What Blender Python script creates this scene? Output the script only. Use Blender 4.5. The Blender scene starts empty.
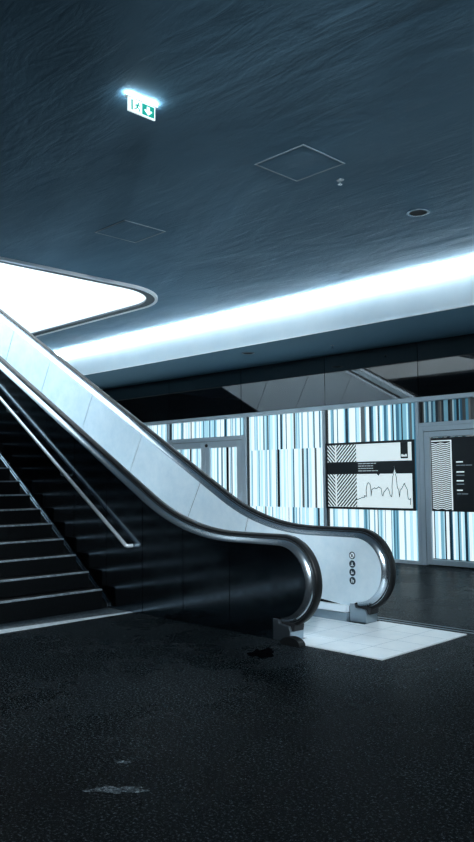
import bpy, bmesh, math, random
from mathutils import Vector, Matrix, Euler
from mathutils.geometry import tessellate_polygon
random.seed(7)
C = bpy.context.scene.collection
S = bpy.context.scene
PI = math.pi

# ------------------------------------------------------------------ materials
def principled(name, col, rough=.5, metal=0., emit=None, estr=0., spec=None, ior=None, coat=0.):
    m = bpy.data.materials.new(name); m.use_nodes = True
    b = m.node_tree.nodes['Principled BSDF']
    b.inputs['Base Color'].default_value = (*col, 1)
    b.inputs['Roughness'].default_value = rough
    b.inputs['Metallic'].default_value = metal
    if emit:
        b.inputs['Emission Color'].default_value = (*emit, 1)
        b.inputs['Emission Strength'].default_value = estr
    if spec is not None: b.inputs['Specular IOR Level'].default_value = spec
    if ior: b.inputs['IOR'].default_value = ior
    if coat: b.inputs['Coat Weight'].default_value = coat
    return m

def nt(m): return m.node_tree.nodes, m.node_tree.links, m.node_tree.nodes['Principled BSDF']

def noise(m, scale, detail=5., stretch=(1, 1, 1), rough=.55, distort=0., rot=(0, 0, 0)):
    n, l, b = nt(m)
    tc = n.new('ShaderNodeTexCoord'); mp = n.new('ShaderNodeMapping'); nz = n.new('ShaderNodeTexNoise')
    mp.inputs['Scale'].default_value = stretch; mp.inputs['Rotation'].default_value = rot
    nz.inputs['Scale'].default_value = scale; nz.inputs['Detail'].default_value = detail
    nz.inputs['Roughness'].default_value = rough; nz.inputs['Distortion'].default_value = distort
    l.new(tc.outputs['Object'], mp.inputs['Vector']); l.new(mp.outputs['Vector'], nz.inputs['Vector'])
    return nz.outputs['Fac']

def ramp(m, fac, stops):
    n, l, b = nt(m); r = n.new('ShaderNodeValToRGB')
    e = r.color_ramp.elements
    while len(e) < len(stops): e.new(.5)
    for k, (p, c) in enumerate(stops):
        e[k].position = p; e[k].color = (*c, 1) if len(c) == 3 else c
    l.new(fac, r.inputs['Fac']); return r.outputs['Color']

def bump(m, fac, strength, dist, prev=None):
    n, l, b = nt(m); bp = n.new('ShaderNodeBump')
    bp.inputs['Strength'].default_value = strength; bp.inputs['Distance'].default_value = dist
    l.new(fac, bp.inputs['Height'])
    if prev: l.new(prev, bp.inputs['Normal'])
    l.new(bp.outputs['Normal'], b.inputs['Normal']); return bp.outputs['Normal']

def g(v): return (v, v, v)

M = {}
# ceiling: trowelled plaster with long shallow waves
m = M['ceiling'] = principled('trowelled_plaster', (.30, .42, .50), .7, spec=.25)
f1 = noise(m, .42, 5, (1.0, 2.0, 1), .52, .5, (0, 0, .45)); f2 = noise(m, 40, 3); f3 = noise(m, 1.5, 6, (.8, 3.6, 1), .6, .8, (0, 0, .18))
nrm = bump(m, f1, .7, .07); nrm = bump(m, f3, .45, .03, nrm); bump(m, f2, .3, .005, nrm)
nt(m)[1].new(ramp(m, f1, [(.3, (.125, .25, .35)), (.7, (.205, .37, .50))]), nt(m)[2].inputs['Base Color'])
# floor: dark speckled stone
m = M['floor'] = principled('dark_speckled_stone', (.012, .015, .018), .42, spec=.004)
a = noise(m, 60, 4, (1, 1, 1), .85); b_ = noise(m, .9, 6, (1, 1, 1), .65); c_ = noise(m, 28, 4)
n, l, b = nt(m)
sp = ramp(m, a, [(.45, (.001, .002, .003)), (.56, (.010, .015, .018)), (.66, (.27, .33, .37))])
lg = ramp(m, b_, [(.25, g(.5)), (.75, g(1.4))])
mx = n.new('ShaderNodeMix'); mx.data_type = 'RGBA'; mx.blend_type = 'MULTIPLY'; mx.inputs['Factor'].default_value = 1
l.new(sp, mx.inputs['A']); l.new(lg, mx.inputs['B']); l.new(mx.outputs['Result'], b.inputs['Base Color'])
l.new(ramp(m, b_, [(.3, g(.20)), (.7, g(.34))]), b.inputs['Roughness'])
nrm = bump(m, c_, .35, .008); bump(m, a, .45, .003, nrm)
# metals
m = M['steel_dark'] = principled('polished_dark_steel', (.26, .32, .37), .2, 1.0)
f = noise(m, 5, 4, (1, 1, 1)); nt(m)[1].new(ramp(m, f, [(.3, g(.11)), (.7, g(.19))]), nt(m)[2].inputs['Roughness'])
m = M['steel_inner'] = principled('brushed_steel', (.50, .59, .66), .5, .5)
f = noise(m, 3.5, 6, (1, 1, 1), .7); l = nt(m)[1]
l.new(ramp(m, f, [(.3, (.66, .78, .85)), (.7, (.80, .88, .92))]), nt(m)[2].inputs['Base Color'])
l.new(ramp(m, f, [(.3, g(.60)), (.7, g(.48))]), nt(m)[2].inputs['Roughness'])
bump(m, noise(m, 300, 2, (1, 1, 1), .9), .12, .002)
M['steel_outer_lit'] = principled('lit_outer_steel', (.72, .80, .86), .5, .5)  # same steel, colour raised so the far outer side looks more brightly lit
M['steel_trim'] = principled('bright_steel_trim', (.66, .73, .78), .22, 1.0)
M['steel_satin'] = principled('satin_steel', (.38, .45, .50), .38, 1.0)
M['step_metal'] = principled('pale_ribbed_step', (.62, .70, .75), .45, .3)
M['rail'] = principled('bright_round_rail', (.82, .88, .92), .3, .4)
M['crown'] = principled('rail_profile_steel', (.52, .60, .66), .24, .97)
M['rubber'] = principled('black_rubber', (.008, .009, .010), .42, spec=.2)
M['black'] = principled('matt_black', (.006, .007, .009), .6)
M['core'] = principled('dark_joint', (.004, .005, .006), .8, spec=.1)
m = M['plate'] = principled('ribbed_landing_metal', (.72, .78, .82), .4, .3)
n, l, b = nt(m)
f = noise(m, 4, 5, (1, 1, 1), .7); l.new(ramp(m, f, [(.3, (.84, .89, .92)), (.7, (.95, .97, .98))]), b.inputs['Base Color'])
M['plate_groove'] = principled('plate_joint', (.50, .57, .61), .45, .7)
m = M['stone_step'] = principled('black_stone_steps', (.012, .015, .018), .5, spec=.15)
f = noise(m, 60, 4, (1, 1, 1), .8); nt(m)[1].new(ramp(m, f, [(.4, (.001, .0015, .002)), (.7, (.006, .008, .010))]), nt(m)[2].inputs['Base Color'])
bump(m, f, .3, .003)
m = M['nosing'] = principled('mottled_step_edge', (.30, .36, .40), .45, .3)  # step edge paler than the stone, mottled at random
f = noise(m, 14, 5, (1, 1, 1), .8); nt(m)[1].new(ramp(m, f, [(.35, (.13, .17, .2)), (.65, (.5, .58, .64))]), nt(m)[2].inputs['Base Color'])
m = M['line'] = principled('white_floor_strip', (.55, .62, .67), .6)
f = noise(m, 20, 6, (1, 1, 1), .8); nt(m)[1].new(ramp(m, f, [(.3, (.5, .58, .63)), (.6, (.82, .88, .92))]), nt(m)[2].inputs['Base Color'])
m = M['rough_floor'] = principled('worn_pale_stone', (.10, .13, .15), .6)
f = noise(m, 22, 7, (1, 1, 1), .8); nt(m)[1].new(ramp(m, f, [(.40, (.01, .015, .02)), (.66, (.15, .21, .25))]), nt(m)[2].inputs['Base Color'])
M['white'] = principled('white_paint', (.82, .86, .88), .6)
m = M['fascia'] = principled('smooth_pale_fascia', (.7, .8, .85), .5)
f = noise(m, 1.6, 4, (1, 1, 1), .6); nt(m)[1].new(ramp(m, f, [(.3, (.72, .82, .88)), (.7, (.80, .88, .92))]), nt(m)[2].inputs['Base Color'])
m = M['soffit'] = principled('grey_plaster_soffit', (.18, .35, .47), .7)
bump(m, noise(m, 60, 3), .3, .004)
M['ring'] = principled('dark_edge_trim', (.05, .07, .085), .5)
M['ring_line'] = principled('bright_edge_bead', (.95, .97, .98), .3, .3)
M['hall'] = principled('upper_hall_wall', (.86, .89, .9), .8)
M['sky_panel'] = principled('luminous_ceiling', (.8, .85, .9), .6, emit=(.84, .95, 1.0), estr=3.0)
M['cove'] = principled('cove_light', (.9, .9, .9), .6, emit=(.80, .94, 1.0), estr=40.0)
M['transom'] = principled('dark_reflective_glass', (.004, .005, .006), .03, ior=1.9, spec=.5)
M['frame'] = principled('grey_aluminium_frame', (.60, .70, .77), .42, .3)
M['hatch'] = principled('painted_hatch', (.17, .255, .32), .6)
M['hatch_frame'] = principled('hatch_edge', (.34, .44, .50), .5)
M['sign_white'] = principled('lit_sign_white', (.8, .9, .9), .5, emit=(.78, .97, 1.0), estr=.75)
M['sign_green'] = principled('lit_sign_green', (.0, .25, .19), .5, emit=(.001, .17, .12), estr=.8)
M['sign_light'] = principled('sign_lamp_diffuser', (.9, .95, 1), .5, emit=(.66, .90, 1.0), estr=50.0)
def film(name, c, s=.62):
    return principled('film_' + name, tuple(v * .35 for v in c), .35, emit=c, estr=s)
FILM = dict(w=film('white', (.80, .95, 1.0), 1.0), p=film('pale', (.50, .82, .96), .95), c=film('cyan', (.22, .52, .68), .75),
            b=film('blue', (.045, .19, .31), .65), n=film('navy', (.008, .035, .065), .5), k=film('black', (.002, .004, .006), .3),
            g=film('grey', (.10, .135, .15), .6), r=film('rose', (.55, .58, .60), .85))
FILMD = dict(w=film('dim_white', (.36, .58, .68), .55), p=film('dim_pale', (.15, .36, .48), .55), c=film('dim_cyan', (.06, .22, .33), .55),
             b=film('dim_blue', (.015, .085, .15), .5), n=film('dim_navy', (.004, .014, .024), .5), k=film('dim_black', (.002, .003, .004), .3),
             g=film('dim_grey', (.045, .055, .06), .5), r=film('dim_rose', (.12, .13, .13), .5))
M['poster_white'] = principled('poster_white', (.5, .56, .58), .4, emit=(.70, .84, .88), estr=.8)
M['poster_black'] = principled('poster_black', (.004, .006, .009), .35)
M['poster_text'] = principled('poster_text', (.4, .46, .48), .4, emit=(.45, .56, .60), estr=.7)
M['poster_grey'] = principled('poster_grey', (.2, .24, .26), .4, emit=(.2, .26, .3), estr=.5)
M['glyph'] = principled('pictogram_navy', (.006, .022, .035), .5)
M['cloth'] = principled('black_cloth', (.002, .002, .003), .95, spec=0)
m = M['stain'] = principled('wet_pale_stain', (.2, .26, .3), .5, .0, spec=.05)
n, l, b = nt(m)
f = noise(m, 34, 6, (1, 1, 1), .85); l.new(ramp(m, f, [(.40, (.006, .008, .010)), (.52, (.12, .15, .17)), (.62, (.85, .92, .95))]), b.inputs['Base Color'])

# ------------------------------------------------------------------ helpers
class MB:
    def __init__(s): s.v = []; s.f = []; s.mi = []
    def poly(s, pts, mi=0):
        k = len(s.v); s.v += [tuple(p) for p in pts]; s.f.append(tuple(range(k, k + len(pts)))); s.mi.append(mi)
    def box(s, x0, x1, y0, y1, z0, z1, mi=0):
        k = len(s.v)
        s.v += [(x, y, z) for z in (z0, z1) for y in (y0, y1) for x in (x0, x1)]
        for q in ((0, 2, 3, 1), (4, 5, 7, 6), (0, 1, 5, 4), (2, 6, 7, 3), (0, 4, 6, 2), (1, 3, 7, 5)):
            s.f.append(tuple(k + i for i in q)); s.mi.append(mi)
    def prism(s, pts, ax, a, b_, mi=0):
        """extrude a 2-D outline along axis ax from a to b_"""
        def P(p, t):
            return (t, p[0], p[1]) if ax == 'x' else (p[0], t, p[1]) if ax == 'y' else (p[0], p[1], t)
        n_ = len(pts); k = len(s.v)
        s.v += [P(p, a) for p in pts] + [P(p, b_) for p in pts]
        for i in range(n_):
            j = (i + 1) % n_; s.f.append((k + i, k + j, k + n_ + j, k + n_ + i)); s.mi.append(mi)
        for t in tessellate_polygon([[Vector((p[0], p[1], 0)) for p in pts]]):
            s.f.append(tuple(k + i for i in t)); s.mi.append(mi)
            s.f.append(tuple(k + n_ + i for i in reversed(t))); s.mi.append(mi)
    def sweep(s, rings, closed_section=True, caps=True, mi=0, loop=False):
        k = len(s.v); n_ = len(rings[0])
        for r in rings: s.v += [tuple(p) for p in r]
        R = len(rings)
        for i in range(R if loop else R - 1):
            i2 = (i + 1) % R
            for j in range(n_ if closed_section else n_ - 1):
                j2 = (j + 1) % n_
                s.f.append((k + i * n_ + j, k + i * n_ + j2, k + i2 * n_ + j2, k + i2 * n_ + j)); s.mi.append(mi)
        if caps and closed_section and not loop:
            s.f.append(tuple(k + j for j in range(n_))); s.mi.append(mi)
            s.f.append(tuple(k + (R - 1) * n_ + j for j in reversed(range(n_)))); s.mi.append(mi)
    def tube(s, pts, r, seg=10, mi=0, loop=False):
        pts = [Vector(p) for p in pts]; rings = []
        N = len(pts)
        for i, p in enumerate(pts):
            a = pts[(i - 1) % N] if (loop or i > 0) else p
            c = pts[(i + 1) % N] if (loop or i < N - 1) else p
            t = (c - a).normalized()
            up = Vector((0, 0, 1)) if abs(t.z) < .95 else Vector((0, 1, 0))
            u = t.cross(up).normalized(); w = u.cross(t)
            rings.append([p + (u * math.cos(2 * PI * q / seg) + w * math.sin(2 * PI * q / seg)) * r for q in range(seg)])
        s.sweep(rings, mi=mi, loop=loop)
    def cyl(s, c, ax, r0, r1, h, seg=24, mi=0):
        c = Vector(c); A = {'x': (Vector((0, 1, 0)), Vector((0, 0, 1)), Vector((1, 0, 0))), 'y': (Vector((0, 0, 1)), Vector((1, 0, 0)), Vector((0, 1, 0))), 'z': (Vector((1, 0, 0)), Vector((0, 1, 0)), Vector((0, 0, 1)))}[ax]
        rings = [[c + (A[0] * math.cos(2 * PI * q / seg) + A[1] * math.sin(2 * PI * q / seg)) * r + A[2] * t for q in range(seg)] for r, t in ((r0, 0), (r1, h))]
        s.sweep(rings, mi=mi)
    def ring(s, c, r0, r1, z0, z1, seg=32, mi=0):
        rings = []
        for q in range(seg):
            a_ = 2 * PI * q / seg; ca, sa = math.cos(a_), math.sin(a_)
            rings.append([(c[0] + ca * r, c[1] + sa * r, z) for r, z in ((r0, z0), (r1, z0), (r1, z1), (r0, z1))])
        s.sweep(rings, loop=True, mi=mi)
    def build(s, name, mats, parent=None, smooth=False, bevel=0, loc=None):
        me = bpy.data.meshes.new(name); me.from_pydata(s.v, [], s.f)
        mats = mats if isinstance(mats, (list, tuple)) else [mats]
        for m_ in mats: me.materials.append(m_)
        for p, i in zip(me.polygons, s.mi): p.material_index = i
        bm = bmesh.new(); bm.from_mesh(me); bmesh.ops.recalc_face_normals(bm, faces=bm.faces); bm.to_mesh(me); bm.free()
        if smooth:
            me.polygons.foreach_set('use_smooth', [True] * len(me.polygons))
            try: me.set_sharp_from_angle(angle=math.radians(40))
            except Exception: pass
        o = bpy.data.objects.new(name, me); C.objects.link(o)
        if parent is not None: o.parent = parent; o.matrix_parent_inverse = Matrix.Translation(-parent.location) if parent.type == 'EMPTY' and parent.parent is None else Matrix()
        if bevel:
            bv = o.modifiers.new('Bevel', 'BEVEL'); bv.width = bevel; bv.segments = 2; bv.limit_method = 'ANGLE'
        return o

def tag(o, label=None, cat=None, group=None, kind=None):
    if label: o['label'] = label
    if cat: o['category'] = cat
    if group: o['group'] = group
    if kind: o['kind'] = kind
    return o
def empty(name, loc, label=None, cat=None, group=None, kind=None):
    o = bpy.data.objects.new(name, None); C.objects.link(o); o.location = loc; o.empty_display_size = .2
    return tag(o, label, cat, group, kind)
def plabel(o, t): o['label'] = t; return o

# ------------------------------------------------------------------ dimensions
ZC = 4.765            # lower hall ceiling
YF = 10.20            # fascia plane
ZS = 4.075            # soffit over the shopfront
YW = 12.27            # shopfront plane
ZU = 6.60             # upper floor
SL = .552             # escalator slope
AX = -6.62            # where the incline meets the landing line

# ------------------------------------------------------------------ shell
mb = MB(); mb.box(-22, 7, -5, 14, -.2, 0)
tag(mb.build('floor', M['floor']), 'dark speckled stone floor of the hall', 'floor', kind='structure')

def rrect(x0, x1, y0, y1, r, seg=14, rl=None):
    """counter-clockwise rounded rectangle; rl = radius of the left corners"""
    rl = r if rl is None else rl; P = []
    for cx, cy, a0, rr in ((x1 - r, y1 - r, 0, r), (x0 + rl, y1 - rl, 90, rl), (x0 + rl, y0 + rl, 180, rl), (x1 - r, y0 + r, 270, r)):
        for k in range(seg + 1):
            a_ = math.radians(a0 + 90 * k / seg); P.append((cx + rr * math.cos(a_), cy + rr * math.sin(a_)))
    return P
OX0, OX1, OY0, OY1, ORAD = -18.9, -10.03, 3.30, 8.56, 1.1
def slab_with_hole(mbx, outer, hole, z, mi=0):
    tris = tessellate_polygon([[Vector((*p, 0)) for p in outer], [Vector((*p, 0)) for p in hole]])
    pts = list(outer) + list(hole)
    for t in tris: mbx.poly([(pts[i][0], pts[i][1], z) for i in t], mi)
outer = [(-22, -5), (7, -5), (7, YF + .02), (-22, YF + .02)]
hole = rrect(OX0, OX1, OY0, OY1, ORAD)
mb = MB()
slab_with_hole(mb, outer, hole, ZC); slab_with_hole(mb, outer, hole, ZU, 1)
for i in range(len(hole)):
    p, q = hole[i], hole[(i + 1) % len(hole)]
    mb.poly([(p[0], p[1], ZC), (q[0], q[1], ZC), (q[0], q[1], ZU), (p[0], p[1], ZU)], 1)
tag(mb.build('ceiling', [M['ceiling'], M['hall']]), 'rippled blue-grey plaster ceiling over the hall', 'ceiling', kind='structure')
# trim around the opening: dark flat band with a pale outer bead
def band(mbx, d0, d1, z0, z1, mi=0):
    A = rrect(OX0 + d0, OX1 - d0, OY0 + d0, OY1 - d0, ORAD - d0); B = rrect(OX0 + d1, OX1 - d1, OY0 + d1, OY1 - d1, ORAD - d1)
    rings = [[(a[0], a[1], z0), (b[0], b[1], z0), (b[0], b[1], z1), (a[0], a[1], z1)] for a, b in zip(A, B)]
    mbx.sweep(rings, loop=True, mi=mi)
tr = empty('trim_1', (OX1, OY1, ZC), 'rounded trim round the ceiling opening over the escalator', 'trim', kind='structure')
mb = MB(); band(mb, -.01, .14, ZC - .03, ZC + .0); mb.build('dark_band', M['ring'], tr)
mb = MB(); band(mb, -.06, -.01, ZC - .045, ZC + .0); mb.build('pale_bead', M['ring_line'], tr)

# bulkhead over the shopfront: fascia with cove, soffit
mb = MB(); mb.box(-22, 7, YF, YF + .06, ZS, ZC - .075); mb.box(-22, 7, YF, YF + .16, ZC - .075, ZC - .068)
tag(mb.build('wall_fascia', M['fascia']), 'pale smooth bulkhead face below the cove light', 'wall', kind='structure')
mb = MB(); mb.box(-22, 7, YF - .012, YF + .0, ZS - .012, ZS + .004)
tag(mb.build('trim_2', M['ring_line']), 'thin pale edge along the foot of the bulkhead', 'trim', kind='structure')
mb = MB(); mb.box(-22, 7, YF + .012, YW + .3, ZS, ZS + .06)
tag(mb.build('ceiling', M['soffit']), 'dark blue-grey soffit above the shopfront', 'ceiling', kind='structure')
mb = MB(); mb.box(-22, 7, YF - .07, YF + .10, ZC - .068, ZC - .03)
tag(mb.build('cove_light', M['cove']), 'long continuous white cove light where ceiling meets the pale bulkhead', 'light')
mb = MB(); mb.box(-22, 7, YF + .06, YF + .3, ZC - .012, ZU)
tag(mb.build('wall_cove', M['hall']), 'closing upstand behind the cove light', 'wall', kind='structure')

# upper hall seen through the opening
mb = MB()
mb.box(-30, -4, 13.0, 13.1, ZU, 10.6); mb.box(-30, -4, -1.1, -1.0, ZU, 10.6); mb.box(-30.1, -30, -1, 13, ZU, 10.6); mb.box(-4, -3.9, -1, 13, ZU, 10.6)
tag(mb.build('wall_upper', M['hall']), 'white walls of the brightly lit upper hall', 'wall', kind='structure')
mb = MB(); mb.box(-30, -4, -1, 13, 10.6, 10.7)
tag(mb.build('ceiling_upper', M['sky_panel']), 'bright luminous ceiling of the upper hall', 'ceiling', kind='structure')
mb = MB(); mb.box(-30, -22, -1, 13, ZU - .3, ZU)
tag(mb.build('floor_upper', M['hall']), 'pale floor of the upper hall', 'floor', kind='structure')

# ------------------------------------------------------------------ shopfront
YB = YW + .04
def stripes(mbx, x0, x1, z0, z1, seq, y=YB, keys='wpcbnkgr'):
    """seq: list of (fraction or absolute end x, key)"""
    x = x0
    for xe, k in seq:
        xe = min(xe, x1)
        if xe > x: mbx.poly([(x, y, z0), (xe, y, z0), (xe, y, z1), (x, y, z1)], keys.index(k)); x = xe
    if x < x1 - 1e-4: mbx.poly([(x, y, z0), (x1, y, z0), (x1, y, z1), (x, y, z1)], 0)
def rnd_seq(x0, x1, rng, weights, wmin=.02, wmax=.085, thin='cbnkg'):
    x = x0; out = []; last = ''
    while x < x1:
        k = rng.choices('wpcbnkgr', weights)[0]
        if k == last: continue
        w = rng.uniform(wmin, wmax) * (1.5 if k == 'w' else .55 if k in thin else 1)
        x += w; out.append((x, k)); last = k
    return out
def overlay(seq, x0, darks):
    """cut given dark bars (xa, xb, key) into a sequence"""
    for xa, xb, key in darks:
        out = []; x = x0; done = False
        for xe, k in seq:
            if xe <= xa or x >= xb: 
                if x >= xb and not done: out.append((xb, key)); done = True
                out.append((xe, k))
            else:
                if x < xa: out.append((xa, k))
                if not done: out.append((xb, key)); done = True
                if xe > xb: out.append((xe, k))
            x = xe
        seq = out
    return seq
KM = [FILM[k] for k in 'wpcbnkgr']; KD = [FILMD[k] for k in 'wpcbnkgr']
light_w = [12, 8, 5, .6, .12, .05, .2, .15]; mid_w = [8, 7, 6, 3, 1.2, .4, .6, .2]; dark_w = [3, 4, 5, 5, 3, 2, 4, 3]
ZT0, ZT1 = 2.955, 3.04      # head rail of the glazed fronts
ZB = .06
rng = random.Random(3)
def bay(name, label, rows, mats=KM):
    mbx = MB()
    for (x0, x1, z0, z1, seq) in rows: stripes(mbx, x0, x1, z0, z1, seq)
    return tag(mbx.build(name, mats), label, 'window', kind='structure')
P = [-20.0, -17.4, -14.82, -12.12, -9.87, -7.68, -5.0, -2.4, .2, 2.8, 5.4]
w = [l_ for l_ in light_w]
bay('window_1', 'striped glazing at the far left end of the shopfront, beside the escalator',
    [(a_, b_, ZB, ZT0, rnd_seq(a_, b_, rng, w)) for a_, b_ in ((P[0], P[1]), (P[1], P[2]))])
bay('window_2', 'narrow striped glazing above the double door', [(P[2], P[3], 2.56, ZT0, rnd_seq(P[2], P[3], rng, mid_w))])
top = overlay(rnd_seq(P[3], P[4], rng, light_w), P[3], [(-11.51, -11.47, 'g'), (-11.126, -11.071, 'n'), (-10.97, -10.94, 'b'), (-10.747, -10.694, 'g'), (-10.614, -10.58, 'c'), (-10.2, -10.17, 'n')])
mid = overlay(rnd_seq(P[3], P[4], rng, light_w), P[3], [(-11.785, -11.745, 'c'), (-11.465, -11.43, 'c'), (-11.225, -11.155, 'k'), (-10.53, -10.47, 'g'), (-10.404, -10.352, 'b'), (-10.182, -10.128, 'g')])
low = overlay(rnd_seq(P[3], P[4], rng, light_w), P[3], [(-11.6, -11.56, 'g'), (-10.8, -10.75, 'b'), (-10.12, -10.07, 'n')])
bay('window_3', 'white, cyan and black striped glazing between double door and poster',
    [(P[3], P[4], 2.2, ZT0, top), (P[3], P[4], .97, 2.2, mid), (P[3], P[4], ZB, .97, low)])
up = [(-9.747, 'w'), (-9.69, 'c'), (-9.666, 'b'), (-9.586, 'w'), (-9.559, 'b'), (-9.42, 'w'), (-9.395, 'p'), (-9.374, 'c'), (-9.31, 'n'), (-9.28, 'c'), (-9.13, 'w'), (-9.10, 'c'), (-9.029, 'p'), (-8.999, 'w'), (-8.90, 'g'), (-8.87, 'c'), (-8.799, 'w'), (-8.74, 'n'), (-8.70, 'b'), (-8.64, 'p'), (-8.6, 'w'), (-8.568, 'n'), (-8.54, 'c'), (-8.50, 'w'), (-8.46, 'p'), (-8.4, 'b'), (-8.36, 'c'), (-8.305, 'w'), (-8.267, 'c'), (-8.234, 'n'), (-8.19, 'p'), (-8.118, 'b'), (-8.07, 'c'), (-8.04, 'n'), (-7.956, 'c'), (-7.92, 'p'), (-7.888, 'b'), (-7.84, 'g'), (-7.80, 'c'), (-7.76, 'b'), (-7.6, 'c')]
bay('window_4', 'blue and white striped glazing behind and around the skyline poster',
    [(P[4], P[5], 2.2, ZT0, up), (P[4], P[5], .97, 2.2, up), (P[4], P[5], ZB, .97, rnd_seq(P[4], P[5], rng, mid_w))])
d5 = [(-7.622, 'n'), (-7.58, 'g'), (-7.551, 'w'), (-7.52, 'c'), (-7.481, 'b'), (-7.429, 'w'), (-7.39, 'b'), (-7.343, 'p'), (-7.29, 'n'), (-7.25, 'g'), (-7.22, 'r'), (-7.173, 'n'), (-7.088, 'p'), (-7.04, 'k'), (-7.0, 'g'), (-6.972, 'w'), (-6.922, 'c'), (-6.873, 'n'), (-6.85, 'p'), (-6.808, 'b'), (-6.743, 'g'), (-6.69, 'c'), (-6.65, 'r'), (-6.55, 'g'), (-6.5, 'p')]
bay('window_5', 'dim blue and brown striped glazing above the sign door',
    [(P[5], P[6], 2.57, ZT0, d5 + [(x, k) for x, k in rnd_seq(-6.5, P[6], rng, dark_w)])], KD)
bay('window_6', 'striped glazing to the right of the sign door',
    [(a_, b_, ZB, ZT0, rnd_seq(a_, b_, rng, mid_w)) for a_, b_ in zip(P[6:-1], P[7:])])
# transom glazing: dark reflective panes up to the soffit
TP = [-20.0, -17.4, -14.82, -12.27, -9.85, -7.66, -5.0, -2.4, .2, 2.8, 5.4]
for i in range(len(TP) - 1):
    mb = MB(); mb.box(TP[i] + .006, TP[i + 1] - .006, YW, YW + .012, ZT1, ZS - .005)
    tag(mb.build('window_%d' % (7 + i), M['transom']), 'dark reflective glass pane above the striped shopfront', 'window', kind='structure')
# frame members
fr = empty('trim_3', (P[4], YW, 0), 'grey aluminium framing of the striped shopfront', 'trim', kind='structure')
mb = MB(); mb.box(-20, 5.4, YW - .06, YB + .03, ZT0, ZT1); mb.build('head_rail', M['frame'], fr, bevel=.006)
mb = MB()
for a_, b_ in ((P[0], P[2]), (P[3], P[5]), (P[6], 5.4)): mb.box(a_, b_, YW - .03, YB + .03, 0, ZB)
mb.build('sill_rail', M['frame'], fr)
for x in P:
    mb = MB(); mb.box(x - .032, x + .032, YW - .05, YB + .03, ZB if False else 0, ZT0); mb.build('post', M['frame'], fr, bevel=.005)
mb = MB()
for x in P: mb.box(x + .034, x + .064, YW - .01, YB + .001, ZB, ZT0)
mb.build('shadow_gap', M['poster_black'], fr)
mb = MB(); mb.box(-20.2, 5.6, YB + .04, YB + .2, 0, ZS)
tag(mb.build('wall_back', M['core']), 'dark wall body behind the shopfront glazing', 'wall', kind='structure')

# double door
def leaf(parent, x0, x1, z1, seq_rows, st=.15, mats=KM, name='leaf'):
    mbx = MB()
    mbx.box(x0, x0 + st, YW - .04, YW + .02, .02, z1); mbx.box(x1 - st, x1, YW - .04, YW + .02, .02, z1)
    mbx.box(x0 + st, x1 - st, YW - .04, YW + .02, z1 - st, z1); mbx.box(x0 + st, x1 - st, YW - .04, YW + .02, .02, .02 + st)
    o = mbx.build(name, M['frame'], parent, bevel=.006)
    mbx = MB()
    for z0, z1_, seq in seq_rows: stripes(mbx, x0 + st, x1 - st, z0, z1_, seq, y=YW + .01)
    mbx.build('striped_pane', mats, o)
    return o
dd = empty('door_1', (-13.46, YW, 0), 'grey framed double door with striped glass panes', 'door', kind='structure')
mb = MB()
mb.box(P[2] + .032, P[2] + .12, YW - .045, YB, 0, 2.55); mb.box(P[3] - .11, P[3] - .032, YW - .045, YB, 0, 2.55); mb.box(P[2] + .12, P[3] - .11, YW - .045, YB, 2.46, 2.55)
mb.build('door_frame', M['frame'], dd, bevel=.006)
XM = -13.44
for x0, x1, dk in ((P[2] + .13, XM - .005, [(-14.05, -13.99, 'k'), (-14.4, -14.36, 'b'), (-13.8, -13.76, 'c')]), (XM + .005, P[3] - .12, [(-12.78, -12.70, 'k'), (-12.62, -12.58, 'b'), (-13.1, -13.07, 'c'), (-12.95, -12.9, 'b')])):
    sq = overlay(rnd_seq(x0 + .15, x1 - .15, rng, light_w), x0 + .15, dk)
    leaf(dd, x0, x1, 2.45, [(.15, 2.32, sq)])
mb = MB()
mb.cyl((XM + .09, YW - .04, 1.02), 'y', .022, .022, -.07, 12); mb.box(XM + .07, XM + .25, YW - .12, YW - .10, 1.0, 1.04)
mb.build('door_handle', M['steel_trim'], dd)
mb = MB(); mb.cyl((XM + .05, YW - .041, 2.36), 'y', .04, .04, -.02, 16); mb.cyl((XM + .05, YW - .06, 2.36), 'y', .02, .016, -.03, 12)
mb.build('door_latch', M['poster_black'], dd)

# sign door
sd = empty('door_2', (-6.3, YW, 0), 'grey framed glass door with a black notice, right of the poster', 'door', kind='structure')
mb = MB(); mb.box(P[5] + .032, P[5] + .125, YW - .045, YB, 0, 2.5); mb.box(P[6] - .12, P[6] - .032, YW - .045, YB, 0, 2.5); mb.box(P[5] + .125, P[6] - .12, YW - .045, YB, 2.41, 2.5)
mb.box(P[5] + .032, P[6] - .032, YW - .05, YB, 2.50, 2.565)
mb.build('door_frame', M['frame'], sd, bevel=.006)
ds = [(-7.413, 'w'), (-7.393, 'n'), (-7.33, 'p'), (-7.283, 'w'), (-7.22, 'c'), (-7.2, 'p'), (-7.17, 'n'), (-7.111, 'w'), (-7.06, 'n'), (-7.04, 'b'), (-7.0, 'w'), (-6.945, 'p'), (-6.92, 'n'), (-6.88, 'c'), (-6.85, 'w'), (-6.81, 'p'), (-6.76, 'n'), (-6.73, 'c'), (-6.665, 'w')]
leaf(sd, P[5] + .135, P[6] - .13, 2.4, [(.13, .95, ds + rnd_seq(-6.665, P[6], rng, mid_w)), (.95, 2.29, ds)], st=.10)
mb = MB()
mb.cyl((-5.25, YW - .04, 1.05), 'y', .022, .022, -.07, 12); mb.box(-5.42, -5.23, YW - .12, YW - .10, 1.03, 1.07)
mb.build('door_handle', M['steel_trim'], sd)

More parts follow.
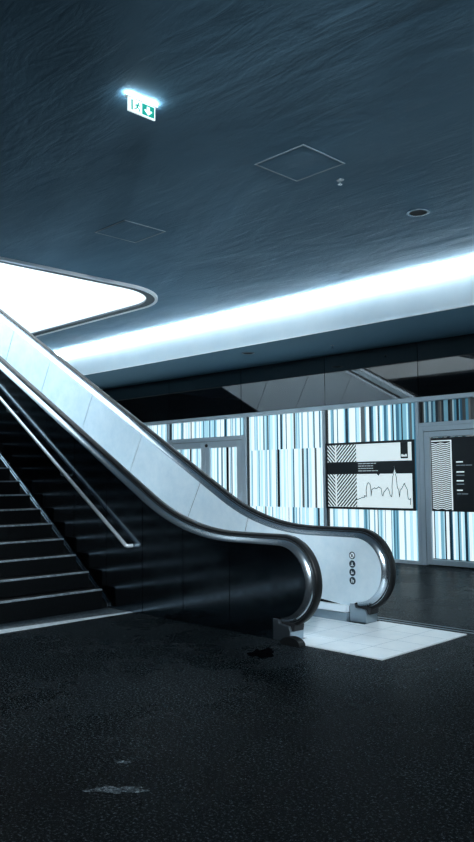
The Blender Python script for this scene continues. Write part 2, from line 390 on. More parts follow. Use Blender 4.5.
# black notice in the door
YN = YW - .002
nb = empty('door_notice', (-6.3, YN, .98), 'black notice with chevron patterned strip in the right-hand glass door', 'sign')
mb = MB(); mb.box(-7.435, -5.25, YN - .006, YN + .008, .97, 2.285); mb.build('backing', M['poster_black'], nb)
mb = MB(); y = YN - .008
for i in range(4):
    xa = -7.415 + i * .0925; xb = xa + .0925; z = 1.0
    while z < 2.19:
        dz = .022 * (1 if i % 2 else -1)
        zz = z + (.022 if i % 2 == 0 else 0)
        mb.poly([(xa, y, zz), (xb, y, zz + dz), (xb, y, zz + dz + .016), (xa, y, zz + .016)]); z += .034
mb.build('chevron_strip', M['poster_white'], nb)
mb = MB(); mb.poly([(-7.04, y, .995), (-7.012, y, .995), (-7.012, y, 2.235), (-7.04, y, 2.235)]); mb.poly([(-7.415, y, 2.215), (-7.012, y, 2.215), (-7.012, y, 2.235), (-7.415, y, 2.235)]); mb.build('white_edge', M['poster_white'], nb)
def words(mbx, x, z, widths, h, y, gap=.012, mi=0):
    for w_ in widths: mbx.box(x, x + w_, y - .001, y + .001, z, z + h, mi); x += w_ + gap
for z, ww in ((1.83, (.13,)), (1.655, (.15,)), (1.50, (.135,)), (1.335, (.11,))):
    mb = MB(); words(mb, -6.93, z, ww, .021, y); mb.build('heading_text', M['poster_white'], nb)
for z, ww in ((1.775, (.07, .09, .12)), (1.60, (.15,)), (1.445, (.14,)), (1.275, (.08, .12))):
    mb = MB(); words(mb, -6.93, z, ww, .014, y); mb.build('small_text', M['poster_grey'], nb)

# skyline poster
YP = YW - .02
po = empty('poster', (-8.81, YP, .97), 'framed white poster with skyline drawing, black band and diagonal stripes', 'poster')
mb = MB()
X0, X1, Z0, Z1 = -9.83, -7.765, .965, 2.275
mb.box(X0, X1, YP - .02, YP + .02, Z0, Z0 + .045); mb.box(X0, X1, YP - .02, YP + .02, Z1 - .045, Z1); mb.box(X0, X0 + .04, YP - .02, YP + .02, Z0 + .045, Z1 - .045); mb.box(X1 - .05, X1, YP - .02, YP + .02, Z0 + .045, Z1 - .045)
mb.build('frame', M['poster_black'], po, bevel=.004)
mb = MB(); mb.box(X0 + .04, X1 - .05, YP - .004, YP + .015, Z0 + .045, Z1 - .045); mb.build('sheet', M['poster_white'], po)
y = YP - .006
# hatching: diagonals falling left of the dotted line, rising right of it, clipped to rectangles
def hatch(mbx, xa, xb, za, zb, rise, step=.076, wd=.040):
    import itertools
    c = za - (xb - xa) - step
    while c < zb + (xb - xa) + step:
        pts = []
        quad = [(xa, c), (xb, c + rise * (xb - xa)), (xb, c + wd + rise * (xb - xa)), (xa, c + wd)]
        # clip to za..zb
        for lim, sgn in ((za, 1), (zb, -1)):
            out = []
            for i in range(len(quad)):
                p, q = quad[i], quad[(i + 1) % len(quad)]
                pin, qin = (p[1] - lim) * sgn >= 0, (q[1] - lim) * sgn >= 0
                if pin: out.append(p)
                if pin != qin:
                    t = (lim - p[1]) / (q[1] - p[1]); out.append((p[0] + t * (q[0] - p[0]), lim))
            quad = out
            if len(quad) < 3: break
        if len(quad) >= 3: mbx.poly([(p[0], y, p[1]) for p in quad])
        c += step
mb = MB()
for za, zb in ((Z0 + .05, 1.65), (1.89, Z1 - .045)):
    hatch(mb, X0 + .04, -9.60, za, zb, -1); hatch(mb, -9.565, -9.075, za, zb, 1)
mb.build('diagonal_hatching', M['poster_black'], po)
mb = MB(); mb.box(X0 + .04, X1 - .05, y - .001, y + .001, 1.65, 1.89)
mb.poly([(-8.60, y, 1.65), (-8.53, y, 1.65), (-8.565, y, 1.61)])
mb.build('black_band', M['poster_black'], po)
mb = MB(); mb.box(-8.06, -7.90, y - .001, y + .001, 1.93, Z1 - .045); mb.build('black_tab', M['poster_black'], po)
yt = y - .003
for i, ww in enumerate(((.10, .07, .09, .06, .05), (.07, .06, .04, .08, .05), (.05, .12, .05, .04, .04), (.09, .08, .11, .07, .06))):
    mb = MB(); words(mb, -9.03, 1.845 - i * .047, ww, .013, yt, .012); mb.build('white_text', M['poster_text'], po)
mb = MB()
mb.box(-8.04, -7.92, yt, yt + .001, 1.965, 1.98); mb.box(-8.04, -8.01, yt, yt + .001, 1.98, 2.01); mb.box(-8.0, -7.97, yt, yt + .001, 1.98, 2.0); mb.box(-7.955, -7.925, yt, yt + .001, 1.98, 2.01); 
mb.build('tab_text', M['poster_white'], po)
mb = MB(); mb.poly([(-8.237, yt, 1.645), (-8.163, yt, 1.645), (-8.19, yt, 1.72), (-8.199, yt, 1.80), (-8.208, yt, 1.72)]); mb.build('white_spire', M['poster_white'], po)
sky = [[-9.085, 1.15], [-9.029, 1.168], [-8.94, 1.20], [-8.88, 1.205], [-8.90, 1.235], [-8.845, 1.22], [-8.855, 1.34], [-8.83, 1.448], [-8.80, 1.485], [-8.77, 1.462], [-8.75, 1.42], [-8.741, 1.23], [-8.72, 1.355], [-8.70, 1.36], [-8.66, 1.385], [-8.638, 1.365], [-8.59, 1.38], [-8.562, 1.405], [-8.53, 1.385], [-8.505, 1.366], [-8.49, 1.25], [-8.47, 1.23], [-8.45, 1.30], [-8.42, 1.328], [-8.38, 1.37], [-8.362, 1.386], [-8.33, 1.33], [-8.31, 1.25], [-8.281, 1.215], [-8.262, 1.28], [-8.262, 1.42], [-8.243, 1.59], [-8.215, 1.66], [-8.199, 1.80], [-8.183, 1.66], [-8.16, 1.565], [-8.15, 1.42], [-8.138, 1.37], [-8.12, 1.36], [-8.103, 1.215], [-8.085, 1.34], [-8.05, 1.37], [-7.99, 1.47], [-7.975, 1.43], [-7.93, 1.36], [-7.919, 1.20], [-7.90, 1.17], [-7.86, 1.19], [-7.872, 1.08]]
mb = MB()
for (xa, za), (xb, zb) in zip(sky, sky[1:]):
    dx, dz = xb - xa, zb - za; L = math.hypot(dx, dz); nx, nz_ = -dz / L * .007, dx / L * .007
    ex, ez = dx / L * .005, dz / L * .005
    mb.poly([(xa + nx - ex, yt, za + nz_ - ez), (xa - nx - ex, yt, za - nz_ - ez), (xb - nx + ex, yt, zb - nz_ + ez), (xb + nx + ex, yt, zb + nz_ + ez)])
mb.build('skyline_line', M['poster_black'], po)

# ------------------------------------------------------------------ escalator
esc = empty('escalator', (-5.2, 6.425, 0), 'steel escalator with black handrails rising to the bright opening', 'escalator')
def fillet(a_, b_, c_, r, seg=12):
    a_, b_, c_ = Vector(a_), Vector(b_), Vector(c_)
    u = (a_ - b_).normalized(); v = (c_ - b_).normalized(); ang = u.angle(v)
    t = r / math.tan(ang / 2); ctr = b_ + (u + v).normalized() * (r / math.sin(ang / 2))
    p0, p1 = b_ + u * t, b_ + v * t; out = []
    a0 = math.atan2(*(p0 - ctr).yx); a1 = math.atan2(*(p1 - ctr).yx); d = (a1 - a0 + PI) % (2 * PI) - PI
    return [(ctr.x + r * math.cos(a0 + d * k / seg), ctr.y + r * math.sin(a0 + d * k / seg)) for k in range(seg + 1)]
RH = 1.03; NR = .455; NX = -5.207; NZ = RH - NR
UX = AX - ZU / SL; XE = UX - 1.9
path = [(NX + NR * math.cos(math.radians(d)), NZ + NR * math.sin(math.radians(d))) for d in range(-86, 90, 6)]
path.append((NX, RH))
path += [(x, RH) for x in (-5.288, -5.5, -5.7)]
path += fillet((NX, RH), (AX, RH), (UX, RH + ZU), 3.0)
lo = path[-1]
up_f = fillet((AX, RH), (UX, RH + ZU), (XE, RH + ZU), 2.6)
for k in range(1, 24): path.append((lo[0] + (up_f[0][0] - lo[0]) * k / 24, lo[1] + (up_f[0][1] - lo[1]) * k / 24))
path += up_f; path.append((XE, RH + ZU))
path += [(XE + NR * math.cos(math.radians(d)), ZU + NZ + NR * math.sin(math.radians(d))) for d in range(96, 266, 8)]
# arclength, normals
SS = [0]
for p, q in zip(path, path[1:]): SS.append(SS[-1] + math.hypot(q[0] - p[0], q[1] - p[1]))
def nrm_at(i):
    a_, b_ = path[max(0, i - 1)], path[min(len(path) - 1, i + 1)]
    dx, dz = b_[0] - a_[0], b_[1] - a_[1]; L = math.hypot(dx, dz); return (dz / L, -dx / L)
NN = [nrm_at(i) for i in range(len(path))]
def off(i, d): return (path[i][0] - NN[i][0] * d, path[i][1] - NN[i][1] * d)
def off_s(s, d):
    for i in range(len(SS) - 1):
        if SS[i] <= s <= SS[i + 1] + 1e-9:
            t = (s - SS[i]) / (SS[i + 1] - SS[i]); a_, b_ = off(i, d), off(i + 1, d)
            return (a_[0] + (b_[0] - a_[0]) * t, a_[1] + (b_[1] - a_[1]) * t)
    return off(len(SS) - 1, d)
def s_at_x(x, d=.0):
    """arclength on the upper run where the offset line passes x"""
    lo_, hi_ = SS[i_top], SS[i_end]
    for _ in range(40):
        mid_ = (lo_ + hi_) / 2
        if off_s(mid_, d)[0] > x: lo_ = mid_
        else: hi_ = mid_
    return lo_
i_top = next(i for i, p in enumerate(path) if abs(p[1] - RH) < 1e-6)
i_end = next(i for i, p in enumerate(path) if p[0] <= XE + 1e-6)
def sweep_sec(sec, i0=0, i1=None, step=1):
    i1 = len(path) if i1 is None else i1; rings = []
    for i in range(i0, i1, step):
        rings.append([(off(i, d)[0], y_, off(i, d)[1]) for d, y_ in sec])
    return rings
SK = .104
def balustrade(yc, inner):
    """inner = +1: stepping side lies towards +y"""
    bal = empty('balustrade', (-5.2, yc, 0)); bal.parent = esc; bal.matrix_parent_inverse = Matrix.Translation(-esc.location)
    def B(mbx, name, mat, **k):
        o = mbx.build(name, mat, None, **k); o.parent = bal; o.matrix_parent_inverse = (Matrix.Translation(Vector((-5.2, yc, 0)))).inverted(); return o
    # handrail: rounded C section
    sec = [(.030, -.040), (.012, -.043), (.002, -.034), (-.002, -.015), (-.002, .015), (.002, .034), (.012, .043), (.030, .040), (.034, .030), (.026, .028), (.026, -.028), (.034, -.030)]
    mbx = MB(); mbx.sweep(sweep_sec([(d, yc + t) for d, t in sec], 0, len(path))); B(mbx, 'handrail', M['rubber'], smooth=True)
    # steel crown profile between skins and handrail
    sec = [(.026, -.026), (.040, -.030), (.046, -.052), (.060, -.074), (SK - .004, -.094), (SK + .01, -.098), (SK + .02, -.06), (SK + .02, .06), (SK + .01, .098), (SK - .004, .094), (.060, .074), (.046, .052), (.040, .030), (.026, .026)]
    mbx = MB(); mbx.sweep(sweep_sec([(d, yc + t) for d, t in sec], 0, len(path))); B(mbx, 'rail_profile', M['crown'], smooth=True)
    # core body
    def outline(d, z_extra=0):
        pts = [off(i, d) for i in range(0, len(path))]
        return pts
    yo = yc - inner * .10; yi = yc + inner * .10
    core = [off(i, SK + .012) for i in range(0, len(path))]
    core = [(x, z) for x, z in core]
    bot = [(XE - .1, RH + ZU - 2.6), (UX, RH + ZU - 2.6), (AX - 3.0, .3), (AX - 3.0, 0.02), (-5.3, 0.02), (-5.28, .10)]
    mbx = MB(); mbx.prism(core + bot, 'y', yc - .085, yc + .085); B(mbx, 'core', M['core'])
    # outer skin panels down to the floor, cut by vertical joints
    t0, t1 = sorted((yo, yo + inner * .013))
    cuts = [-5.90, -6.65] + [-6.65 - .74 * k for k in range(1, 18)] if inner > 0 else [-5.90, -6.65] + [-6.65 - 1.27 * k for k in range(1, 11)]
    cuts = [c for c in cuts if c > XE + .3] + [XE - .30]
    i_s = i_top
    # newel end panel
    s0 = s_at_x(cuts[0] + .003, SK); pts = [off(i, SK) for i in range(0, len(path)) if SS[i] < s0] + [off_s(s0, SK)]
    pts += [(cuts[0] + .004, .004), (-5.285, .004), (-5.285, pts[0][1])]
    mbx = MB(); mbx.prism(pts, 'y', t0, t1); B(mbx, 'outer_panel', M['steel_dark'])
    for a_, b_ in zip(cuts, cuts[1:]):
        sa, sb = s_at_x(a_ - .005, SK), s_at_x(b_ + .005, SK)
        pts = [off_s(sa, SK)] + [off(i, SK) for i in range(len(path)) if sa + .01 < SS[i] < sb - .01] + [off_s(sb, SK)]
        if inner > 0 or a_ > -6.7:
            pts += [(pts[-1][0], max(.004, pts[-1][1] - 2.75)), (pts[0][0], max(.004, pts[0][1] - 2.75))]
        else:
            low_ = [off_s(sa, 2.52)] + [off(i, 2.52) for i in range(len(path)) if sa + .01 < SS[i] < sb - .01] + [off_s(sb, 2.52)]
            if b_ > -8.8: low_ = [p for p in low_ if p[1] > .004] or [low_[0], low_[-1]]; low_ = [pts[0][:1] + (.004,), low_[-1]] if False else low_
            low_ = [(x, max(.004, z)) for x, z in low_]
            pts += low_[::-1]
        mbx = MB(); mbx.prism(pts, 'y', t0, t1); B(mbx, 'outer_panel', M['steel_dark'] if inner > 0 else M['steel_outer_lit'])
    # inner skin panels between crown and deck, joints square to the slope
    t0, t1 = sorted((yi, yi - inner * .013)); D2 = .86
    cut_x = [-6.85, -7.75] + [-7.75 - 1.275 * k for k in range(1, 9)]
    ss = [s_at_x(x, SK) for x in cut_x] + [SS[i_end]]
    pts = [off(i, SK) for i in range(0, len(path)) if SS[i] < ss[0] - .005] + [off_s(ss[0] - .006, SK), off_s(ss[0] - .006, D2)]
    pts += [off_s(SS[i_top] + .35, D2)]
    pts = pts[:-1] + [(-5.30, RH - D2)]
    mbx = MB(); mbx.prism(pts, 'y', t0, t1); B(mbx, 'inner_panel', M['steel_inner'])
    for a_, b_ in zip(ss, ss[1:]):
        idx = [i for i in range(len(path)) if a_ + .01 < SS[i] < b_ - .01]
        topp = [off_s(a_ + .009, SK)] + [off(i, SK) for i in idx] + [off_s(b_ - .009, SK)]
        botp = [off_s(a_ + .009, D2)] + [off(i, D2) for i in idx] + [off_s(b_ - .009, D2)]
        mbx = MB(); mbx.prism(topp + botp[::-1], 'y', t0, t1); B(mbx, 'inner_panel', M['steel_inner'])
    # deck ledge + skirt
    i0 = next(i for i in range(i_top, len(path)) if path[i][0] < -5.287); 
    deck = [(D2 - .012, .100), (D2 - .012, .15), (D2 + .045, .17), (D2 + .06, .17), (D2 + .06, .100)]
    mbx = MB(); mbx.sweep(sweep_sec([(d, yc + inner * t) for d, t in deck], i0, i_end + 1)); B(mbx, 'inner_deck', M['rail'])
    sk = [(D2 + .068, .100), (D2 + .068, .160), (D2 + .165, .160), (D2 + .165, .100)]
    mbx = MB(); mbx.sweep(sweep_sec([(d, yc + inner * t) for d, t in sk], i0, i_end + 1)); B(mbx, 'skirt', M['steel_satin'])
    # handrail inlet box
    mbx = MB(); mbx.prism([(-5.285, .003), (-5.06, .003), (-5.055, .10), (-5.075, .15), (-5.205, .165), (-5.215, .205), (-5.285, .205)], 'y', yc - .102, yc + .102); B(mbx, 'inlet_box', M['steel_satin'], bevel=.008)
    mbx = MB(); mbx.prism([(-5.205, .11), (-5.03, .10), (-5.02, .165), (-5.20, .19)], 'y', yc - .075, yc + .075); B(mbx, 'inlet_brush', M['black'], bevel=.01)
    return bal, B
bal_n, Bn = balustrade(5.80, 1)
bal_f, Bf = balustrade(7.05, -1)
# pictograms on the far balustrade
def disc(mbx, x, z, r, y_, mi=0, seg=20):
    mbx.prism([(x + r * math.cos(2 * PI * k / seg), z + r * math.sin(2 * PI * k / seg)) for k in range(seg)], 'y', y_, y_ + .001, mi)
yy = 6.9475
for k, z in enumerate((.730, .636, .546, .455)):
    mb = MB(); disc(mb, -5.235, z, .042, yy)
    if k == 0: disc(mb, -5.235, z, .031, yy - .001, 1); 
    def ln(x0, z0, x1, z1, w_, mi=1):
        L = math.hypot(x1 - x0, z1 - z0); nx, nz_ = -(z1 - z0) / L * w_ / 2, (x1 - x0) / L * w_ / 2
        mb.prism([(x0 + nx - 5.235, z0 + nz_ + z), (x0 - nx - 5.235, z0 - nz_ + z), (x1 - nx - 5.235, z1 - nz_ + z), (x1 + nx - 5.235, z1 + nz_ + z)], 'y', yy - .002, yy - .001, mi)
    if k == 0: ln(-.022, .022, .022, -.022, .009, 0); ln(-.012, -.014, .008, .01, .012, 0)
    if k == 1: ln(-.02, -.016, .02, -.016, .008); ln(0, -.016, 0, .018, .01); ln(-.012, 0, .012, 0, .006)
    if k == 2: ln(-.018, -.014, .016, -.01, .01); ln(-.008, -.01, -.012, .015, .008); ln(.01, -.01, .008, .006, .008)
    if k == 3: ln(-.008, -.022, -.008, .02, .01); ln(.012, -.02, .012, .008, .009); ln(-.008, .006, .012, .004, .005)
    o = Bf(mb, 'pictogram', [M['glyph'], M['plate']]); plabel(o, 'round safety pictogram, %s in the column' % ('topmost', 'second from top', 'third from top', 'lowest')[k])
# steps of the moving band
for k in range(33):
    x1 = -6.05 - .40 * k; x0 = x1 - .40
    z1 = max(0, min(ZU, (AX + .18 - (x0 + .2)) * SL + .0)); zl = max(0, min(ZU, (AX + .18 - (x0 + .6)) * SL))
    z1 = max(z1, -.002) - .012
    mb = MB(); mb.box(x0 + .004, x1, 5.965, 6.885, z1 - .03, z1)
    for t in range(22): mb.box(x0 + .01, x1 - .004, 5.975 + t * .041, 5.99 + t * .041, z1, z1 + .008)
    if z1 > .02: mb.box(x1 - .02, x1, 5.965, 6.885, z1 - .24, z1 - .03)
    o = mb.build('step', M['step_metal'], esc)
# landing plate + comb
mb = MB(); mb.box(-6.05, -3.99, 5.96, 6.89, .0, .012); mb.box(-5.045, -3.99, 5.695, 5.96, .0, .012); mb.box(-5.045, -3.99, 6.89, 7.165, .0, .012)
o = mb.build('landing_plate', M['plate'], esc)
mb = MB()
for x in (-4.35, -4.75, -5.15, -5.55): mb.box(x, x + .006, (5.70 if x > -5 else 5.97), (7.16 if x > -5 else 6.88), .012, .0125)
for y in (6.06, 6.43, 6.80): mb.box(-6.0, -4.0, y, y + .006, .012, .0125)
op = mb.build('plate_joint', M['plate_groove'], None); op.parent = o
mb = MB(); mb.box(-6.12, -6.04, 5.97, 6.88, .0, .018)
for t in range(30): mb.box(-6.16, -6.12, 5.975 + t * .0305, 5.985 + t * .0305, .002, .016)
mb.build('comb_plate', M['steel_trim'], esc)
# truss under the band
pts = [(-6.2, .0), (UX - .3, ZU - .3), (XE - .1, ZU - .3), (XE - .1, ZU - 1.0), (UX - .5, ZU - 1.0), (-7.8, .0)]
mb = MB(); mb.prism(pts, 'y', 5.97, 6.88); mb.build('truss', M['core'], esc)

# low black hump and cloth on the floor
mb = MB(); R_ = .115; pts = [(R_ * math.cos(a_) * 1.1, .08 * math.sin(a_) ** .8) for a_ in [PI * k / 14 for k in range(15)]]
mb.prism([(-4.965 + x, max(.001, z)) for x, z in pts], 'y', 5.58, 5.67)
tag(mb.build('black_hump', M['rubber'], bevel=.012), 'small black hump on the floor beside the near escalator foot', 'floor stop')
bm = bmesh.new(); bmesh.ops.create_icosphere(bm, subdivisions=4, radius=1)
rr = random.Random(5); ph = [rr.uniform(0, 6) for _ in range(8)]
for v in bm.verts:
    x, y_, z = v.co; a_ = math.atan2(y_, x)
    k = 1 + .22 * math.sin(3 * a_ + ph[0]) + .14 * math.sin(7 * a_ + ph[1])
    h = (.55 + .45 * math.sin(x * 7 + ph[2]) * math.cos(y_ * 6 + ph[3])) * (1 + .4 * math.sin(11 * x + 9 * y_))
    v.co = (x * .11 * k, y_ * .16 * k, max(0.0, z) * .035 * max(.2, h))
me = bpy.data.meshes.new('crumpled_cloth'); bm.to_mesh(me); bm.free(); me.materials.append(M['cloth'])
o = bpy.data.objects.new('crumpled_cloth', me); C.objects.link(o); o.location = (-4.93, 5.17, .001); o.rotation_euler[2] = .5
tag(o, 'crumpled black cloth on the dark floor in front of the escalator', 'cloth')

# ------------------------------------------------------------------ stairs
st = empty('staircase', (-8.07, 4.6, 0), 'wide flight of black stone steps left of the escalator', 'staircase')
SX, SR, ST, Y0, Y1 = -8.07, .1925, .295, 3.5, 5.60
step_me = nos_me = None
for k in range(33):
    if k == 0:
        mb = MB(); mb.box(-8.07 - ST - .04, -8.07, Y0, Y1, .0, .24 - .0)
        o = mb.build('stair_step', M['stone_step'], st, bevel=.004)
        mbn = MB(); mbn.box(-8.07 - .05, -8.07 + .003, Y0 + .004, Y1 - .004, .24 - .016, .24 + .002); q = mbn.build('nosing', M['nosing']); q.parent = o
    elif k == 1:
        mb = MB(); mb.box(-8.07 - ST - .04, -8.07, Y0, Y1, .24 - SR - .10, .24)
        base = mb.build('stair_step', M['stone_step'], st, bevel=.004); base.location = (-ST, 0, SR)
        mbn = MB(); mbn.box(-8.07 - .05, -8.07 + .003, Y0 + .004, Y1 - .004, .24 - .016, .24 + .002); bn = mbn.build('nosing', M['nosing']); bn.parent = base
    else:
        c = base.copy(); C.objects.link(c); c.location = (-ST * k, 0, SR * k)
        d = bn.copy(); C.objects.link(d); d.parent = c
pts = [(SX - .3, .0), (SX - .3, .1), (SX - 32.5 * ST, 32 * SR), (SX - 32.5 * ST, 31 * SR - .25), (SX - 1.6, .0)]
mb = MB(); mb.prism(pts, 'y', Y0 + .05, Y1 - .03); mb.build('stair_slab', M['core'], st)
# sloping steel strip between steps and the escalator side
x0, z0, x1, z1 = -8.075, .055, -15.5, .055 + 7.425 * .672
mb = MB(); mb.prism([(x0, z0 - .05), (x0 + .01, z0 + .0), (x1, z1 + .0), (x1, z1 - .055)], 'y', 5.672, 5.692); mb.build('skirting_strip', M['steel_trim'], st)
mb = MB(); mb.prism([(x0 - .1, .0), (x0, z0 - .05), (x1, z1 - .06), (x1, z1 - .5), (x0 - .7, .0)], 'y', 5.60, 5.69); mb.build('gutter', M['core'], st)

hr = empty('stair_handrail', (-7.6, 5.6, 0), 'slim round steel handrail fixed to the escalator side above the steps', 'handrail')
HY = 5.605; r_s = .640
p0 = Vector((-7.585, HY, .80)); p1 = Vector((-15.6, HY, .80 + 8.015 * r_s))
mb = MB(); mb.tube([(-7.575, 5.69, .795), (-7.575, HY + .02, .795), (-7.59, HY, .80), p0 + (p1 - p0) * .02, p1], .023, 12)
mb.build('rail', M['rail'], hr, smooth=True)
for xk in (-9.05, -10.55, -12.05, -13.55, -15.0):
    z = .80 + (-7.585 - xk) * r_s
    mb = MB(); mb.tube([(xk, HY, z - .015), (xk, HY, z - .07), (xk, HY + .03, z - .085), (xk, 5.69, z - .085)], .008, 8); mb.cyl((xk, 5.694, z - .085), 'y', .035, .035, -.006, 16)
    mb.build('bracket', M['steel_satin'], hr, smooth=True)

# floor strips
mb = MB(); mb.prism([(-7.93, 1.5), (-7.55, 1.5), (-7.56, 5.69), (-7.63, 5.69)], 'z', .0005, .004)
tag(mb.build('trim_4', M['line']), 'white strip across the floor before the stairs', 'trim', kind='structure')
mb = MB(); mb.box(-8.06, -7.60, 1.5, 5.69, .0002, .0004)
tag(mb.build('trim_5', M['rough_floor']), 'worn pale stone between the stairs and the white strip', 'trim', kind='structure')
mb = MB(); mb.box(-16, 6.5, 7.27, 7.30, .0004, .004); mb.box(-16, 6.5, 7.38, 7.40, .0004, .004)
tag(mb.build('trim_6', M['steel_satin']), 'twin steel joint lines in the floor beyond the escalator', 'trim', kind='structure')

# floor stains
def blob(cx, cy, rx, ry, rot, seed, z=.0006):
    r_ = random.Random(seed); pts = []; ph_ = [r_.uniform(0, 6.28) for _ in range(5)]
    for k in range(36):
        a_ = 2 * PI * k / 36; rad = 1 + .25 * math.sin(2 * a_ + ph_[0]) + .22 * math.sin(5 * a_ + ph_[1]) + .15 * math.sin(9 * a_ + ph_[2])
        x, y_ = rx * rad * math.cos(a_), ry * rad * math.sin(a_)
        pts.append((cx + x * math.cos(rot) - y_ * math.sin(rot), cy + x * math.sin(rot) + y_ * math.cos(rot)))
    mbx = MB(); mbx.prism(pts, 'z', z, z + .0015); return mbx
tag(blob(-3.36, 2.43, .12, .05, .75, 3).build('floor_stain', M['stain']), 'larger pale scuffed stain on the dark floor in the foreground', 'stain')
tag(blob(-3.66, 2.68, .035, .02, .6, 8).build('floor_stain', M['stain']), 'tiny pale speck on the floor beyond the larger foreground stain', 'stain')

# ------------------------------------------------------------------ ceiling fittings
def hatch_obj(cx, cy, s, label):
    h = empty('ceiling_hatch', (cx, cy, ZC), label, 'ceiling hatch', 'access hatches in the plaster ceiling')
    mb = MB()
    mb.box(cx - s, cx + s, cy - s, cy - s + .014, ZC - .006, ZC - .0005); mb.box(cx - s, cx + s, cy + s - .014, cy + s, ZC - .006, ZC - .0005)
    mb.box(cx - s, cx - s + .014, cy - s + .014, cy + s - .014, ZC - .006, ZC - .0005); mb.box(cx + s - .014, cx + s, cy - s + .014, cy + s - .014, ZC - .006, ZC - .0005)
    mb.build('hatch_frame', M['hatch_frame'], h)
    mb = MB(); mb.box(cx - s + .022, cx + s - .022, cy - s + .022, cy + s - .022, ZC - .004, ZC - .0005); mb.build('hatch_panel', M['ceiling'], h)
hatch_obj(-4.925, 5.80, .325, 'square ceiling hatch near the small sprinkler, the larger-looking one')
hatch_obj(-7.83, 5.845, .325, 'square ceiling hatch close to the bright rounded opening')
dl = empty('ceiling_downlight', (-4.88, 7.92, ZC), 'unlit round recessed downlight with bright rim in the rippled ceiling', 'downlight')
mb = MB(); mb.ring((-4.88, 7.92), .105, .135, ZC - .012, ZC - .0005); mb.build('rim', M['steel_trim'], dl, smooth=True)
mb = MB(); mb.cyl((-4.88, 7.92, ZC - .004), 'z', .104, .10, .003, 28); mb.build('lens', M['black'], dl)
def sprinkler(x, y_, z, label):
    s = empty('sprinkler', (x, y_, z), label, 'sprinkler')
    mb = MB(); mb.cyl((x, y_, z - .006), 'z', .038, .04, .0055, 18); mb.build('escutcheon', M['steel_satin'], s)
    mb = MB(); mb.cyl((x, y_, z - .045), 'z', .012, .014, .04, 10); mb.cyl((x, y_, z - .05), 'z', .026, .026, .004, 14); mb.build('head', M['steel_trim'], s)
sprinkler(-4.909, 6.438, ZC, 'small sprinkler head on the rippled ceiling beside the nearer hatch')
sprinkler(-8.95, 11.40, ZS + .0005, 'small sprinkler head under the dark soffit over the poster')
dl = empty('soffit_downlight', (-10.63, 10.84, ZS), 'unlit dark round downlight in the soffit above the shopfront', 'downlight')
mb = MB(); mb.ring((-10.63, 10.84), .10, .13, ZS - .01, ZS - .0005); mb.build('rim', M['steel_satin'], dl, smooth=True)
mb = MB(); mb.cyl((-10.63, 10.84, ZS - .004), 'z', .099, .095, .003, 24); mb.build('lens', M['black'], dl)

# exit sign: hangs below a slim luminous housing
ex = empty('exit_sign', (-4.95, 3.81, ZC), 'lit green and white exit sign with running figure and down arrow', 'exit sign')
XS = -4.95; YA, YBs = 3.672, 3.950; US = (YBs - YA) / .31; ZP = ZC - .152
mb = MB(); mb.box(XS - .02, XS + .02, 3.645, 3.975, ZC - .036, ZC - .030); mb.build('housing', M['white'], ex)
mb = MB(); mb.box(XS - .018, XS + .018, 3.65, 3.97, ZC - .030, ZC - .027); mb.build('lamp_diffuser', M['sign_light'], ex)
mb = MB(); mb.box(XS - .012, XS + .012, 3.79, 3.83, ZC - .027, ZC - .0005); mb.build('ceiling_mount', M['white'], ex)
mb = MB(); mb.box(XS - .008, XS + .008, YA, YBs, ZP, ZC - .036); pl = mb.build('panel', M['sign_white'], ex)
xf = XS + .0095
def face(mbx, pts):   # pts in (u, v): u along +y from YA, v up from panel foot
    mbx.prism([(YA + u * US, ZP + v * .78) for u, v in pts], 'x', xf - .001, xf)
mb = MB(); face(mb, [(.155, .014), (.298, .014), (.298, .135), (.155, .135)]); o = mb.build('green_field', M['sign_green'], None); o.parent = pl; o.matrix_parent_inverse = Matrix()
def pp(mbx, name, mat):
    o = mbx.build(name, mat, None); o.parent = pl; return o
mb = MB(); xf += .0015
face(mb, [(.226, .024), (.272, .068), (.264, .084), (.245, .072), (.243, .118), (.209, .118), (.207, .072), (.188, .084), (.180, .068)]); pp(mb, 'down_arrow', M['sign_white'])
mb = MB()
face(mb, [(.030, .018), (.046, .018), (.046, .130), (.030, .130)])
for q in ([(.104, .108), (.110, .120), (.118, .120), (.122, .108), (.116, .100), (.108, .100)],
          [(.086, .094), (.112, .100), (.106, .060), (.090, .058)],
          [(.112, .098), (.134, .086), (.130, .078), (.108, .088)], [(.088, .096), (.066, .078), (.071, .071), (.092, .086)],
          [(.090, .062), (.076, .044), (.056, .040), (.056, .032), (.082, .036), (.100, .058)],
          [(.098, .062), (.118, .046), (.112, .020), (.121, .018), (.130, .050), (.106, .066)]): face(mb, q)
pp(mb, 'running_figure', M['sign_green'])

# ------------------------------------------------------------------ light, world, camera
def area(name, loc, size, energy, col, rot=(0, 0, 0)):
    L = bpy.data.lights.new(name, 'AREA'); L.shape = 'RECTANGLE'; L.size, L.size_y = size; L.energy = energy; L.color = col
    o = bpy.data.objects.new(name, L); C.objects.link(o); o.location = loc; o.rotation_euler = rot; return o
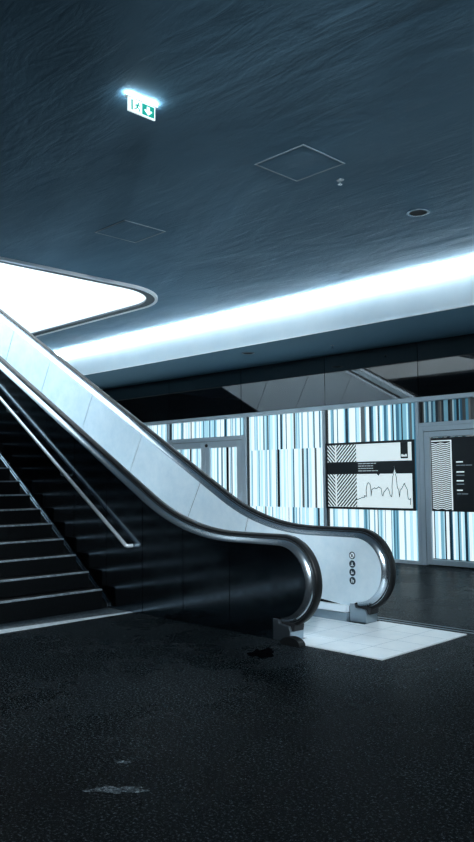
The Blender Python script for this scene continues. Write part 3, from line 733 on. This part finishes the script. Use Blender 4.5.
# added fill spots, unseen behind the viewer, brightening shopfront, escalator and stair foot
M['track'] = principled('black_track_metal', (.02, .022, .025), .4, .5)
tk = empty('fill_track_light', (2.4, -.4, ZC), 'added black ceiling track with seven fill spots, out of view behind the viewer', 'added fill light')
mb = MB(); mb.box(.6, 4.2, -.42, -.38, ZC - .04, ZC - .001); mb.build('track', M['track'], tk)
for k, (tx, ty, tz, en, ang) in enumerate(((-4.9, 6.75, .4, 3300, 22), (-6.5, 10.2, 3.4, 1900, 26), (-12, 10.2, 3.6, 3600, 24), (-2.5, 10.2, 3.2, 1000, 28), (-7.2, 6.95, 1.3, 7500, 16), (-10.0, 6.95, 2.8, 4200, 14), (-7.5, 4.4, 0, 2900, 20))):
    hx = .8 + k * .55; hp = Vector((hx, -.40, ZC - .28)); d = (Vector((tx, ty, tz)) - hp).normalized()
    mb = MB(); mb.tube([(hx, -.40, ZC - .04), (hx, -.40, ZC - .22)], .012, 8)
    u = d.cross(Vector((0, 0, 1))).normalized(); w_ = u.cross(d)
    rings = [[hp + d * t + (u * math.cos(2 * PI * q / 20) + w_ * math.sin(2 * PI * q / 20)) * rr_ for q in range(20)] for t, rr_ in ((-.12, .03), (-.11, .055), (.08, .06))]
    mb.sweep(rings, caps=False); mb.build('fill_spot_head', M['track'], tk, smooth=True)
    L = bpy.data.lights.new('fill_spot', 'SPOT'); L.energy = en; L.color = (.80, .92, 1.0); L.spot_size = math.radians(ang); L.spot_blend = .9; L.shadow_soft_size = .05
    lo_ = bpy.data.objects.new('fill_spot', L); C.objects.link(lo_); lo_.location = hp + d * .10; lo_.rotation_euler = d.to_track_quat('-Z', 'Y').to_euler()
wd = bpy.data.worlds.new('World'); S.world = wd; wd.use_nodes = True
wd.node_tree.nodes['Background'].inputs['Color'].default_value = (.10, .17, .24, 1)
wd.node_tree.nodes['Background'].inputs['Strength'].default_value = .03

cam = bpy.data.cameras.new('Camera'); co = bpy.data.objects.new('Camera', cam); C.objects.link(co)
f_px, yaw, pit, roll = 769.513, math.radians(45.322), math.radians(4.2199), math.radians(-.54987)
cam.sensor_fit = 'VERTICAL'; cam.sensor_height = 24; cam.sensor_width = 24 * 474 / 842; cam.lens = f_px / 842 * 24
fw = Vector((-math.sin(yaw) * math.cos(pit), math.cos(yaw) * math.cos(pit), math.sin(pit)))
rt = Vector((math.cos(yaw), math.sin(yaw), 0)); upv = rt.cross(fw)
r2 = rt * math.cos(roll) + upv * math.sin(roll); u2 = -rt * math.sin(roll) + upv * math.cos(roll)
mt = Matrix((r2, u2, -fw)).transposed().to_4x4(); mt.translation = Vector((0, 0, 1.6)); co.matrix_world = mt
cam.clip_end = 200; S.camera = co
S.view_settings.view_transform = 'Standard'; S.view_settings.look = 'None'; S.view_settings.gamma = 1; S.view_settings.exposure = 0
S.view_settings.use_curve_mapping = False
